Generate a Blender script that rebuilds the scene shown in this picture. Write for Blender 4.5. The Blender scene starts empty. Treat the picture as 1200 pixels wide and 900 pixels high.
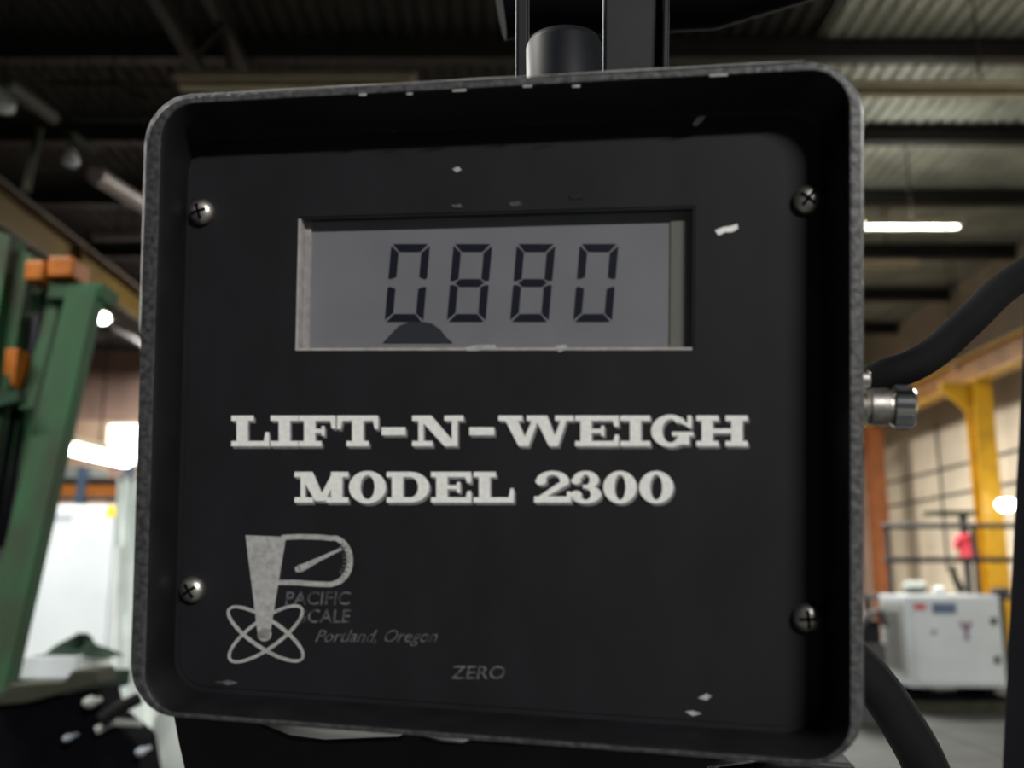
import bpy, bmesh, math, random
from mathutils import Vector, Matrix
random.seed(7)
C = bpy.context.scene.collection
PI = math.pi

# ------------------------------------------------------------------ camera
FPX = 1167.0
PITCH = math.radians(11.1)
CAM = Vector((0.0, 0.0, 1.6))
RT = Vector((1, 0, 0)); FW = Vector((0, math.cos(PITCH), math.sin(PITCH))); UP = Vector((0, -math.sin(PITCH), math.cos(PITCH)))
cd = bpy.data.cameras.new('camera'); cam = bpy.data.objects.new('camera', cd); C.objects.link(cam)
cam.location = CAM; cam.rotation_euler = (PI/2 + PITCH, 0, 0)
cd.sensor_width = 36.0; cd.lens = FPX*36.0/1200.0; cd.clip_start = 0.02; cd.clip_end = 200
cd.dof.use_dof = True; cd.dof.focus_distance = 0.45; cd.dof.aperture_fstop = 8.8
bpy.context.scene.camera = cam

# ------------------------------------------------------------------ world, exposure
w = bpy.data.worlds.new('world'); bpy.context.scene.world = w; w.use_nodes = True
w.node_tree.nodes['Background'].inputs[0].default_value = (0.55, 0.62, 0.75, 1)
w.node_tree.nodes['Background'].inputs[1].default_value = 0.05
vs = bpy.context.scene.view_settings
vs.view_transform = 'Standard'; vs.look = 'None'; vs.gamma = 1.0; vs.exposure = 0.0
vs.use_curve_mapping = False

def at(px, py, Y):
    """point on the ray of a pixel at world depth Y (metres in front of the camera)"""
    r = FW + RT*((px-600)/FPX) + UP*((450-py)/FPX)
    return CAM + r*(Y/r.y)
def atz(px, py, z):
    """point on the ray of a pixel at camera-axis depth z"""
    return CAM + (FW + RT*((px-600)/FPX) + UP*((450-py)/FPX))*z

# ------------------------------------------------------------------ materials
def srgb(r, g, b):
    f = lambda c: (c/255/12.92) if c/255 <= .04045 else ((c/255+.055)/1.055)**2.4
    return (f(r), f(g), f(b), 1)
def mat(name, col, rough=.5, metal=0.0, noise=0.0, scale=20, col2=None, bump=0.0, emit=None, estr=0, spec=.5, stretch=None):
    m = bpy.data.materials.new(name); m.use_nodes = True
    nt = m.node_tree; b = nt.nodes['Principled BSDF']
    b.inputs['Base Color'].default_value = col; b.inputs['Roughness'].default_value = rough
    b.inputs['Metallic'].default_value = metal; b.inputs['Specular IOR Level'].default_value = spec
    if emit:
        b.inputs['Emission Color'].default_value = emit; b.inputs['Emission Strength'].default_value = estr
    if noise or bump:
        tc = nt.nodes.new('ShaderNodeTexCoord'); mp = nt.nodes.new('ShaderNodeMapping')
        nt.links.new(tc.outputs['Object'], mp.inputs[0])
        if stretch: mp.inputs['Scale'].default_value = stretch
        n = nt.nodes.new('ShaderNodeTexNoise'); n.inputs['Scale'].default_value = scale; n.inputs['Detail'].default_value = 6
        nt.links.new(mp.outputs[0], n.inputs['Vector'])
        if noise:
            cr = nt.nodes.new('ShaderNodeValToRGB'); nt.links.new(n.outputs[0], cr.inputs[0])
            c2 = col2 or tuple(c*(1-noise) for c in col[:3])+(1,)
            cr.color_ramp.elements[0].position = .35; cr.color_ramp.elements[1].position = .65
            cr.color_ramp.elements[0].color = c2; cr.color_ramp.elements[1].color = col
            nt.links.new(cr.outputs[0], b.inputs['Base Color'])
        if bump:
            bp = nt.nodes.new('ShaderNodeBump'); bp.inputs['Strength'].default_value = bump; bp.inputs['Distance'].default_value = .002
            nt.links.new(n.outputs[0], bp.inputs['Height']); nt.links.new(bp.outputs[0], b.inputs['Normal'])
    return m
M = {}
M['housing'] = mat('black_cast_housing', (.009, .0095, .0115, 1), .5, spec=.3, noise=.4, scale=60, bump=.25)
M['lip'] = mat('worn_lip_metal', (.085, .085, .09, 1), .5, .1, noise=.75, scale=420, col2=(.030, .031, .035, 1), bump=.3)
M['face'] = mat('black_face_film', (.0105, .0108, .0140, 1), .6, spec=.28, noise=.3, scale=45, bump=.05, stretch=(1, .5, 1))
M['white_print'] = mat('white_print', (.86, .86, .85, 1), .6, noise=.12, scale=700)
M['shade_print'] = mat('letter_shadow_grey', (.22, .22, .24, 1), .6, noise=.3, scale=700)
M['silver_print'] = mat('silver_print', (.43, .43, .43, 1), .5, noise=.3, scale=500)
M['faint_print'] = mat('worn_print', (.13, .13, .14, 1), .55, noise=.8, scale=420)
M['lcd'] = mat('lcd_grey', (.235, .235, .25, 1), .45, noise=.10, scale=40)
M['lcd_margin'] = mat('lcd_margin_olive', (.17, .17, .145, 1), .5)
M['segment'] = mat('lcd_segment', (.010, .012, .022, 1), .4)
M['blot'] = mat('lcd_blot', (.035, .04, .05, 1), .4)
M['acrylic'] = mat('clear_acrylic_edge', (.42, .40, .39, 1), .3, noise=.25, scale=300)
M['steel'] = mat('screw_steel', (.70, .67, .64, 1), .40, 1.0, noise=.35, scale=400)
M['chrome'] = mat('chrome', (.75, .74, .74, 1), .16, 1.0)
M['rubber'] = mat('black_rubber', (.007, .007, .008, 1), .8, spec=.12, noise=.3, scale=50)
M['black_paint'] = mat('black_paint', (.004, .004, .006, 1), .9, spec=.04, noise=.3, scale=20, bump=.1)
M['grey_paint'] = mat('dark_grey_paint', (.012, .0135, .018, 1), .5, spec=.14, noise=.3, scale=40)
M['console'] = mat('console_plastic', (.020, .024, .024, 1), .6, spec=.4, noise=.3, scale=30, bump=.1)
M['green'] = mat('green_paint', (.016, .075, .030, 1), .75, spec=.15, noise=.6, scale=7, col2=(.022, .030, .018, 1), stretch=(1, 1, .35))
M['dark_green'] = mat('oily_dark_green', (.012, .030, .018, 1), .9, spec=.1, noise=.5, scale=6)
M['orange'] = mat('orange_paint', (.62, .19, .015, 1), .5, noise=.3, scale=14)
M['cap'] = mat('cap_orange', (.34, .10, .008, 1), .6, noise=.3, scale=30, spec=.2)
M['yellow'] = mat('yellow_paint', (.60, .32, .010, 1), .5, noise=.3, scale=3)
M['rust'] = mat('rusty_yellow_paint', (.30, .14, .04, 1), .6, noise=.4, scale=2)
M['dimmed'] = mat('dimmed_yellow_paint', (.13, .08, .014, 1), .7, spec=.2, noise=.3, scale=2)  # yellow paint darkened: weak light on the left beam put into the colour
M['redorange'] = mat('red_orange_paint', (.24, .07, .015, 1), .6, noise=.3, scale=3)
M['flange'] = mat('rusty_flange', (.15, .115, .095, 1), .7, spec=.2, noise=.4, scale=3)
M['white_paint'] = mat('white_machine_paint', (.62, .67, .70, 1), .45, noise=.10, scale=2)
M['grey_white'] = mat('grey_side_paint', (.36, .39, .37, 1), .5, noise=.15, scale=3)
M['film'] = mat('white_wrap_film', (.80, .86, .84, 1), .35, noise=.2, scale=6, bump=.5)
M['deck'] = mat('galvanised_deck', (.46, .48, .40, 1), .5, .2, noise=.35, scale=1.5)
M['deck_dark'] = mat('unlit_brown_deck', (.018, .017, .013, 1), .7, noise=.4, scale=1.5)  # darkness of the unlit left bay put into the brown deck colour
M['purlin'] = mat('dark_steel', (.022, .020, .018, 1), .6, noise=.3, scale=4)
M['fixture'] = mat('cream_enamel', (.80, .72, .52, 1), .45, noise=.2, scale=4)
M['fixture_in'] = mat('brown_dusty_enamel', (.16, .12, .06, 1), .6, noise=.2, scale=4)
M['wall_tan'] = mat('tan_wall_panel', (.68, .58, .44, 1), .6, noise=.22, scale=.8)
M['wall_brown'] = mat('brown_siding', (.40, .26, .21, 1), .7, noise=.3, scale=1.2)
M['concrete'] = mat('concrete', (.045, .047, .044, 1), .7, spec=.2, noise=.4, scale=1.5, bump=.2)
M['pinkpipe'] = mat('pinkish_pipe', (.34, .27, .26, 1), .5, noise=.2, scale=8)
M['red'] = mat('red_enamel', (.55, .04, .06, 1), .45, noise=.2, scale=10)
M['blue'] = mat('blue_grey_label', (.10, .16, .26, 1), .5, noise=.2, scale=40)
M['dark'] = mat('dark_vent', (.05, .05, .055, 1), .6, noise=.2, scale=10)
M['sticker'] = mat('yellow_sticker', (.85, .62, .03, 1), .5, noise=.1, scale=10)
M['ink'] = mat('grey_ink', (.30, .33, .40, 1), .5, noise=.2, scale=60)
M['purple'] = mat('purple_mark', (.22, .12, .22, 1), .5, noise=.2, scale=40)
M['olive'] = mat('olive_grey_slab', (.040, .042, .030, 1), .8, spec=.15, noise=.3, scale=8)
M['window'] = mat('daylit_window', (.8, .8, .8, 1), .5, emit=(1, .98, .94, 1), estr=4.0)
M['tube'] = mat('fluorescent_tube', (.9, .9, .9, 1), .5, emit=(.93, 1, .96, 1), estr=14.0)
M['peach'] = mat('peach_wall', (.62, .42, .30, 1), .6, noise=.15, scale=2)
g = bpy.data.materials.new('display_glass'); g.use_nodes = True; nt = g.node_tree; nt.nodes.clear()
o_ = nt.nodes.new('ShaderNodeOutputMaterial'); mx = nt.nodes.new('ShaderNodeMixShader'); tr = nt.nodes.new('ShaderNodeBsdfTransparent'); gl = nt.nodes.new('ShaderNodeBsdfGlossy'); fr = nt.nodes.new('ShaderNodeLayerWeight'); pw = nt.nodes.new('ShaderNodeMath'); pw.operation = 'POWER'; pw.inputs[1].default_value = 4; ml = nt.nodes.new('ShaderNodeMath'); ml.operation = 'MULTIPLY_ADD'; ml.inputs[1].default_value = .8; ml.inputs[2].default_value = .03
gl.inputs['Roughness'].default_value = .12; tr.inputs[0].default_value = (.94, .94, .95, 1)
nt.links.new(fr.outputs['Facing'], pw.inputs[0]); nt.links.new(pw.outputs[0], ml.inputs[0]); nt.links.new(ml.outputs[0], mx.inputs[0]); nt.links.new(tr.outputs[0], mx.inputs[1]); nt.links.new(gl.outputs[0], mx.inputs[2]); nt.links.new(mx.outputs[0], o_.inputs[0])
M['glass'] = g

# ------------------------------------------------------------------ helpers
class MB:
    def __init__(s): s.v = []; s.f = []
    def add(s, vs_, fs): n = len(s.v); s.v += [Vector(p) for p in vs_]; s.f += [tuple(i+n for i in f) for f in fs]; return s
    def box(s, x0, y0, z0, x1, y1, z1):
        return s.add([(x0,y0,z0),(x1,y0,z0),(x1,y1,z0),(x0,y1,z0),(x0,y0,z1),(x1,y0,z1),(x1,y1,z1),(x0,y1,z1)],
                     [(0,3,2,1),(4,5,6,7),(0,1,5,4),(1,2,6,5),(2,3,7,6),(3,0,4,7)])
    def bar(s, p, q, wx, wz, side=Vector((1,0,0))):
        p = Vector(p); q = Vector(q); d = (q-p).normalized(); a = (side - d*side.dot(d)).normalized(); b = d.cross(a)
        vs_ = [e + a*sx*wx/2 + b*sz*wz/2 for e in (p, q) for sx, sz in ((-1,-1),(1,-1),(1,1),(-1,1))]
        return s.add(vs_, [(0,1,2,3),(7,6,5,4),(0,4,5,1),(1,5,6,2),(2,6,7,3),(3,7,4,0)])
    def tube(s, pts, r, n=16, closed=False):
        pts = [Vector(p) for p in pts]; k = len(pts); rs = r if isinstance(r, (list, tuple)) else [r]*k
        d0 = (pts[1]-pts[0]).normalized(); ref = Vector((0,0,1)) if abs(d0.z) < .9 else Vector((1,0,0)); a = (ref - d0*ref.dot(d0)).normalized()
        vs_ = []; fs = []
        for i, p in enumerate(pts):
            if closed: d = (pts[(i+1) % k]-pts[i-1]).normalized()
            else: d = (pts[min(i+1, k-1)]-pts[max(i-1, 0)]).normalized()
            a = (a - d*a.dot(d)).normalized(); b = d.cross(a)
            vs_ += [p + (a*math.cos(2*PI*j/n) + b*math.sin(2*PI*j/n))*rs[i] for j in range(n)]
        for i in range(k if closed else k-1):
            i2 = (i+1) % k
            fs += [(i*n+j, i*n+(j+1) % n, i2*n+(j+1) % n, i2*n+j) for j in range(n)]
        if not closed: fs += [tuple(range(n))[::-1], tuple((k-1)*n+j for j in range(n))]
        return s.add(vs_, fs)
    def prism(s, pts, z0, z1):
        n = len(pts); vs_ = [(x, y, z0) for x, y in pts] + [(x, y, z1) for x, y in pts]
        return s.add(vs_, [tuple(range(n))[::-1], tuple(range(n, 2*n))] + [(i, (i+1) % n, n+(i+1) % n, n+i) for i in range(n)])
    def extr(s, prof, p0, p1, ax, ay):
        """profile of (a,b) pairs swept from p0 to p1"""
        p0 = Vector(p0); p1 = Vector(p1); ax = Vector(ax); ay = Vector(ay); n = len(prof)
        return s.add([p0+ax*a+ay*b for a, b in prof]+[p1+ax*a+ay*b for a, b in prof],
                     [tuple(range(n))[::-1], tuple(range(n, 2*n))]+[(i, (i+1) % n, n+(i+1) % n, n+i) for i in range(n)])
    def build(s, name, m, parent=None, bevel=0, smooth=False, label=None, kind=None):
        me = bpy.data.meshes.new(name); me.from_pydata([tuple(v) for v in s.v], [], s.f); me.update()
        bm = bmesh.new(); bm.from_mesh(me); bmesh.ops.recalc_face_normals(bm, faces=bm.faces); bm.to_mesh(me); bm.free()
        me.materials.append(m)
        o = bpy.data.objects.new(name, me); C.objects.link(o)
        if parent: o.parent = parent
        if bevel:
            b = o.modifiers.new('bevel', 'BEVEL'); b.width = bevel; b.segments = 3; b.limit_method = 'ANGLE'
        if smooth or bevel:
            for p in me.polygons: p.use_smooth = True
            try: me.set_sharp_from_angle(angle=math.radians(40))
            except Exception: pass
        if label: o['label'] = label
        if kind: o['kind'] = kind
        return o
def thing(name, label, cat, loc=(0,0,0), group=None):
    o = bpy.data.objects.new(name, None); C.objects.link(o); o.location = loc; o.empty_display_size = .1
    o['label'] = label; o['category'] = cat
    if group: o['group'] = group
    return o
def tag(o, label, cat, group=None):
    o['label'] = label; o['category'] = cat
    if group: o['group'] = group
    return o
def local(o, mb):
    """shift a mesh builder's world points into the frame of an unrotated Empty"""
    mb.v = [p - o.location for p in mb.v]; return mb
def lb(o, mb, *a, **k): return local(o, mb).build(*a[:2], o, **k)

# ------------------------------------------------------------------ the hall
LX, RX, BY, CZ = -20.0, 10.6, 30.0, 8.5
fl = MB().box(LX, -8, -.1, RX, BY, 0).build('floor', M['concrete'], kind='structure')
for i in range(10):
    for j in range(12):
        x0 = -20+i*3.06; y0 = -8+j*3.2
        MB().box(x0+.01, y0+.01, .0, x0+3.05, y0+3.19, .012).build('slab', M['concrete'], fl)
wr = MB().box(RX, -8, 0, RX+.15, BY, CZ).build('wall_right', M['wall_tan'], kind='structure')
for j in range(7):
    for i in range(8):
        z0 = j*1.2; z1 = min(z0+1.188, CZ-.02)
        MB().box(RX-.016, 6+i*3.0+.012, z0+.006, RX-.001, 9+i*3.0-.012, z1).build('panel', M['wall_tan'], wr)
wl = MB().box(LX-.15, -8, 0, LX, BY, CZ).build('wall_left', M['wall_brown'], kind='structure')
wb = MB().box(LX, BY, 0, RX, BY+.15, CZ).build('wall_back', M['wall_brown'], kind='structure')
k = 0; z = 4.95
while z < CZ-.1:
    for i in range(5):
        x0 = -19.8+i*3.0
        MB().box(x0, BY-.04, z, x0+2.97, BY-.001, min(z+.27, CZ)).build('siding_board', M['wall_brown'], wb)
    z += .30
for i in range(9):
    MB().box(-5+i*1.7, BY-.04, .1, -5+i*1.7+1.67, BY-.001, CZ-.1).build('panel', M['wall_tan' if i > 5 else 'wall_brown'], wb)
MB().box(-15.5, BY-.05, .1, -12.2, BY-.001, 6.35).build('panel', M['peach'], wb)
# bright window high on the back wall
wi = MB().box(-12.35, BY-.06, 4.95, -9.3, BY-.005, 5.03).box(-12.35, BY-.06, 6.22, -9.3, BY-.005, 6.3).box(-12.35, BY-.06, 5.0, -12.27, BY-.005, 6.25)\
    .box(-9.38, BY-.06, 5.0, -9.3, BY-.005, 6.25).build('window_1', M['fixture'], kind='structure')
for i in range(2):
    MB().box(-12.27+i*1.46, BY-.05, 5.03, -12.27+i*1.46+1.43, BY-.02, 6.22).build('pane', M['window'], wi)
# roof deck: ribbed sheets between dark purlins
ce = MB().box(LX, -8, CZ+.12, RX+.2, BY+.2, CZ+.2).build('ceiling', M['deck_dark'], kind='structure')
def sheet(x0, x1, y0, y1, m):
    prof = []; x = x0; p = .21
    while x < x1-.01:
        prof += [(x, .0), (x+.09, .0), (x+.115, .05), (x+.185, .05)]; x += p
    top = [(a, b) for a, b in prof]; n = len(top)
    vs_ = [(a, y0, CZ+b) for a, b in top]+[(a, y1, CZ+b) for a, b in top]
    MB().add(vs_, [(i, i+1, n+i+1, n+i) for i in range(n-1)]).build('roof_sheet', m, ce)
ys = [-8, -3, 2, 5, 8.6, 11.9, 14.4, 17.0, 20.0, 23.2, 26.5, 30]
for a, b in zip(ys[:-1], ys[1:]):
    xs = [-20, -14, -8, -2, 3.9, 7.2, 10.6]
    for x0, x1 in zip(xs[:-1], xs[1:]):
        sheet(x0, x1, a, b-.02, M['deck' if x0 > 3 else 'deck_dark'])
for y in ys[1:-1]:
    MB().extr([(-.1,0),(.1,0),(.1,.02),(.01,.02),(.01,.26),(.1,.26),(.1,.28),(-.1,.28),(-.1,.26),(-.01,.26),(-.01,.02),(-.1,.02)],
              (LX, y, CZ-.29), (RX, y, CZ-.29), (0,1,0), (0,0,1)).build('purlin', M['purlin'], ce)
# roof trusses along the hall, left bay
for X in (-9.0, -3.5):
    t = MB()
    t.bar((X, 0, CZ-.3), (X, BY, CZ-.3), .12, .12); t.bar((X, 0, CZ-1.3), (X, BY, CZ-1.3), .12, .12)
    for i in range(15):
        t.bar((X, i*2, CZ-1.3), (X, i*2+1, CZ-.3), .07, .07); t.bar((X, i*2+1, CZ-.3), (X, i*2+2, CZ-1.3), .07, .07)
    t.build('truss', M['purlin'], ce)

# ------------------------------------------------------------------ light fittings
def area(parent, loc, sx, sy, power, col=(1, .98, .92), rot=(0,0,0)):
    l = bpy.data.lights.new('lamp_light', 'AREA'); l.shape = 'RECTANGLE'; l.size = sx; l.size_y = sy; l.energy = power; l.color = col
    o = bpy.data.objects.new('lamp_light', l); C.objects.link(o); o.location = loc; o.rotation_euler = rot; o.parent = parent; return o
def fitting(c, L, along, lit, label, power=0, group=None, wd=.26, drop=None, up=0):
    t = thing('fluorescent_light', label, 'light', c, group)
    ax = Vector((1,0,0)) if along == 'x' else Vector((0,1,0)); ay = Vector((0,1,0)) if along == 'x' else Vector((1,0,0))
    h = wd/2
    MB().extr([(-h,-.06),(-h+.02,-.06),(-.05,.03),(.05,.03),(h-.02,-.06),(h,-.06),(.06,.06),(-.06,.06)], -ax*L/2, ax*L/2, ay, (0,0,1))\
        .build('reflector', M['fixture'], t)
    MB().box(-.01,-.01,.05,.01,.01,CZ-c[2]-.0).build('hanger', M['purlin'], t) if drop is None else None
    for sgn in (-1, 1):
        MB().tube([-ax*(L/2-.03)+ay*.055*sgn+Vector((0,0,-.03)), ax*(L/2-.03)+ay*.055*sgn+Vector((0,0,-.03))], .019, 10)\
            .build('tube', M['tube' if lit else 'fixture_in'], t, smooth=True)
    if up: area(t, (0,0,.075), L*.96 if along == 'x' else wd*.8, wd*.8 if along == 'x' else L*.96, up, rot=(PI,0,0))  # added upward light that brightens the roof deck
    if power:
        area(t, (0,0,-.075), L*.96 if along == 'x' else wd*.8, wd*.8 if along == 'x' else L*.96, power)
    return t
p1 = at(347, 93, 10.0)
fitting(p1, 2.6, 'x', False, 'unlit cream strip light above the top left corner of the black box', wd=.30)
p2 = at(1150, 102, 10.0)
fitting(p2, 3.6, 'x', False, 'long unlit cream strip light running out of the picture at top right', wd=.26)
p3 = at(1069, 262, 14.5)
fitting(p3, 1.5, 'x', True, 'bright lit strip light under the ribbed roof on the right', power=110, wd=.22, up=25)
p4 = at(1040, 309, 17.5)
fitting(p4, 1.1, 'x', False, 'short dim unlit strip light below the bright one on the right', wd=.14)
a_, b_ = at(80, 527, 15.6), at(148, 543, 17.4)
t = thing('fluorescent_light', 'bright lit tube light above the tall white cabinet on the left', 'light', (a_+b_)/2)
lb(t, MB().tube([a_, b_], .075, 14), 'tube', M['tube'], smooth=True)
lb(t, MB().bar(a_+Vector((0,0,.16)), b_+Vector((0,0,.16)), .22, .10), 'reflector', M['fixture'])
lb(t, MB().bar((a_+b_)/2+Vector((0,0,.2)), Vector(((a_+b_).x/2, (a_+b_).y/2, CZ)), .02, .02), 'hanger', M['purlin'])
area(t, (0,0,-.16), .22, 1.8, 45)
c_ = at(120, 372, 20.0)
t = thing('high_bay_lamp', 'small round lit lamp just right of the green mast top', 'light', c_)
sp = MB(); sp.tube([(0,0,-.12),(0,0,-.10),(0,0,-.04),(0,0,.03),(0,0,.08)], [.05,.13,.19,.16,.05], 18); sp.build('bulb_cover', M['tube'], t, smooth=True)
MB().tube([(0,0,.06),(0,0,.16),(0,0,.26)], [.20,.12,.05], 18).build('shade', M['fixture'], t)
MB().box(-.01,-.01,.25,.01,.01,CZ-c_.z).build('hanger', M['purlin'], t)
c_ = at(1181, 592, 19.0)
t = thing('wall_lamp', 'small bright oval lamp beside the yellow column at the right', 'light', c_)
MB().tube([(-.02,-.19,0),(-.02,-.15,0),(-.02,0,0),(-.02,.15,0),(-.02,.19,0)], [.04,.10,.12,.10,.04], 16).tube([(-.20,0,.01),(-.16,0,.01),(.1,0,.01),(.16,0,.01)], [.04,.09,.09,.04], 16).build('bulb_cover', M['tube'], t, smooth=True)
MB().bar((.05,0,.02), (RX-c_.x,0,.02), .03, .03, Vector((0,1,0))).build('bracket', M['purlin'], t)
# row of added, unseen strip lights that brighten the hall: outside the picture or behind the black box
for x, y, L, pw, lab in ((6.2, 5.8, 2.4, 420, 'added unseen strip light overhead, nearest the tan wall'), (6.4, 15.5, 2.4, 900, 'added strip light over the white machine cabinet, hidden by black box'),
                     (4.6, 22.0, 2.4, 1250, 'added unseen strip light far down the hall, nearest the tan wall'), (-3.3, 4.6, 2.4, 340, 'added unseen strip light overhead of the tall white cabinet'),
                     (-3.0, 1.3, 2.4, 260, 'added unseen strip light overhead of the dark machine hood, to the left of the camera'),
                     (-8.4, 26.5, 2.4, 1500, 'added strip light in front of the brown back wall, hidden by black box'),
                     (-2.2, 14.0, 2.4, 300, 'added strip light half way down the hall, hidden by black box')):
    z = 6.6
    if y == 15.5: x, z = 4.4, 6.3
    if y == 4.6: z = 4.85
    if y == 5.8: z = 5.5
    up = {5.8: 75, 1.3: 10}.get(y, 0)
    if y == 1.3: z = 4.6
    if y == 26.5: z = 7.95
    fitting((x, y, z), L, 'x', True, lab, power=pw, wd=.30, up=up)
fitting((2.9, -6.0, 4.7), 1.8, 'x', True, 'lit strip light overhead behind the camera, to the right', power=1300, wd=.5)

# ------------------------------------------------------------------ crane runways, columns
def ibeam(t, p, q, wd, h, mw, mf):
    p = Vector(p); q = Vector(q)
    lb(t, MB().bar(p, q, .03, h), 'web', mw)
    for s_ in (-1, 1):
        lb(t, MB().bar(p+Vector((0,0,s_*h/2)), q+Vector((0,0,s_*h/2)), wd, .035), 'flange', mf)
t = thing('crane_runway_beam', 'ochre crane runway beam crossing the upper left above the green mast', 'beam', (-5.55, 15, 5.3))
ibeam(t, (-5.55, 2, 5.52), (-5.55, BY-.1, 5.52), .30, .46, M['dimmed'], M['flange'])
for y in (6, 12, 18, 24): lb(t, MB().box(-5.69, y, 5.31, -5.41, y+.02, 5.73), 'stiffener', M['dimmed'])
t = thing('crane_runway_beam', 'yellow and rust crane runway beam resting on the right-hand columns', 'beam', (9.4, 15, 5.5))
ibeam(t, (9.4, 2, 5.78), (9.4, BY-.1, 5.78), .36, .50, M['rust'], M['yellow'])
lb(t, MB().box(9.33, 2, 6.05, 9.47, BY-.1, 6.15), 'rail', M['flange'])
def column(px, X, m, label, cap=True):
    zc = X*FPX/(px-600); Y = (zc - .2)/math.cos(PITCH)
    t = thing('crane_column', label, 'column', (X, Y, 0))
    MB().box(-.2,-.2,.02,.2,-.17,5.5).box(-.2,.17,.02,.2,.2,5.5).box(-.015,-.17,.02,.015,.17,5.5).build('shaft', m, t)
    MB().box(-.32,-.32,.012,.32,.32,.05).build('base_plate', M['purlin'], t)
    MB().add([(-.2,-.04,4.85),(-.2,-.04,5.5),(-.75,-.04,5.5),(-.75,-.04,5.38),(-.2,.04,4.85),(-.2,.04,5.5),(-.75,.04,5.5),(-.75,.04,5.38)],
             [(0,1,2,3),(7,6,5,4),(0,4,5,1),(1,5,6,2),(2,6,7,3),(3,7,4,0)]).build('knee_brace', m, t)
    return t
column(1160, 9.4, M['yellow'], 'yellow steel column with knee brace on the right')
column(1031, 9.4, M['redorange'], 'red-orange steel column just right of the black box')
# left bay columns, mostly hidden by the box
t = thing('crane_column', 'ochre column under the left runway beam, hidden by the black box', 'column', (-5.55, 26, 0))
MB().box(-.2,-.2,.012,.2,.2,5.29).build('shaft', M['dimmed'], t)
# pipes and unlit lamps in the dark upper left
for (x0, y0, x1, y1, Y0, Y1, r, m, lab) in ((112, 205, 176, 245, 9, 10.5, .085, 'pinkpipe', 'pale pinkish pipe high behind the box\'s top left corner'),
        (110, 277, 200, 276, 14, 14, .07, 'pinkpipe', 'thin pink-white horizontal pipe left of the box above the ochre beam'),
        (6, 98, 62, 138, 6, 7, .05, 'olive', 'dark diagonal roof strut at the far upper left'),
        (80, 158, 108, 178, 8, 8.4, .05, 'olive', 'short dark strut beside the small pale lamp'),
        (60, 98, 200, 102, 9, 9, .03, 'olive', 'thin dark horizontal conduit left of the cream strip light'),
        (86, 138, 172, 140, 9.5, 9.5, .03, 'olive', 'thin dark horizontal conduit below the upper one at left'),
        (126, 96, 176, 118, 9.8, 9.8, .03, 'olive', 'thin slanting dark brace between the two conduits'),
        (30, 225, 46, 150, 7, 7, .03, 'olive', 'bent dark upright conduit above the ochre beam'),
        (128, 376, 172, 396, 20, 22, .08, 'flange', 'brown bracket pipe right of the round lit lamp')):
    q = (m == 'olive')
    mm = M['purlin'] if q else M[m]
    a_, b_ = at(x0, y0, Y0), at(x1, y1, Y1)
    pp = 'roof_pipe' if not q else 'roof_strut'
    t = thing(pp, lab, 'pipe' if not q else 'strut', (a_+b_)/2)
    lb(t, MB().tube([a_, b_], r, 12), 'tube', mm if not q else M['olive'], smooth=True)
    c = (a_+b_)/2
    lb(t, MB().tube([c, Vector((c.x, c.y, CZ))], .005, 8), 'hanger', M['rubber'])
for px, py, Y, r, lab in ((3, 112, 6.5, .10, 'unlit white lamp glass cut by the left edge of the picture'), (83, 184, 8.0, .07, 'small pale unlit lamp hanging below the dark struts')):
    c = at(px, py, Y); t = thing('pendant_lamp', lab, 'light', c)
    MB().tube([(0,0,-r*1.2),(0,0,-r),(0,0,-r*.3),(0,0,r*.5),(0,0,r*1.1)], [r*.4,r*.85,r,r*.7,r*.2], 16).build('pale_globe', M['white_paint'], t, smooth=True)
    MB().tube([(0,0,r),(0,0,CZ-c.z)], .005, 8).build('cord', M['rubber'], t)

# ------------------------------------------------------------------ right-hand machinery
# white enclosure on a dark skid
Yc = 12.6
a0 = at(1062, 698, Yc); a1 = at(1178, 806, Yc)
X0, X1, Z1, Z0 = a0.x, a1.x+.03, a0.z, a1.z
t = thing('machine_cabinet', 'white machine cabinet with two latches on a dark skid, lower right', 'cabinet', (X0, Yc, 0))
W_, H0, H1 = X1-X0, Z0, Z1
MB().box(0, .012, H0, W_, .95, H1).build('body', M['white_paint'], t, bevel=.012)
MB().box(.05, -.012, H0+.04, W_-.05, .012, H1-.05).build('door', M['white_paint'], t, bevel=.006)
MB().box(-.012, .12, H0+.12, .002, .85, H1-.1).build('side_panel', M['grey_white'], t)
for i in range(8): MB().box(-.02, .25, H0+.2+i*.09, -.010, .72, H0+.25+i*.09).build('vent_slat', M['dark'], t)
for zz in (.30, .72):
    h = MB().box(W_-.14, -.035, H0+(H1-H0)*zz-.045, W_-.07, -.010, H0+(H1-H0)*zz+.045).build('latch', M['dark'], t, bevel=.004)
MB().box(.27, -.03, H0+(H1-H0)*.60-.03, .33, -.010, H0+(H1-H0)*.60+.03).build('latch', M['ink'], t, bevel=.004)
MB().box(.08, -.016, H1-.17, .23, -.011, H1-.10).build('name_plate', M['red'], t, label='small red plate')
MB().box(.30, -.016, H1-.22, .60, -.011, H1-.09).build('name_plate', M['blue'], t, label='blue-grey plate')
q = MB(); cx, cz = .70, H0+(H1-H0)*.62
q.prism([(cx-.08, cz+.08), (cx-.05, cz+.12), (cx, cz+.06), (cx+.05, cz+.12), (cx+.08, cz+.08), (cx+.02, cz-.02), (cx+.03, cz-.12), (cx-.03, cz-.12), (cx-.02, cz-.02)], .011, .016)
q.v = [Vector((v.x, -v.z, v.y)) for v in q.v]; q.build('emblem', M['purple'], t)
MB().box(-.05, .05, .012, W_+.1, 1.0, H0-.12).build('skid', M['black_paint'], t)
for xx in (.15, W_-.25): MB().box(xx, .02, H0-.12, xx+.1, .9, H0).build('skid_foot', M['black_paint'], t)
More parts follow.
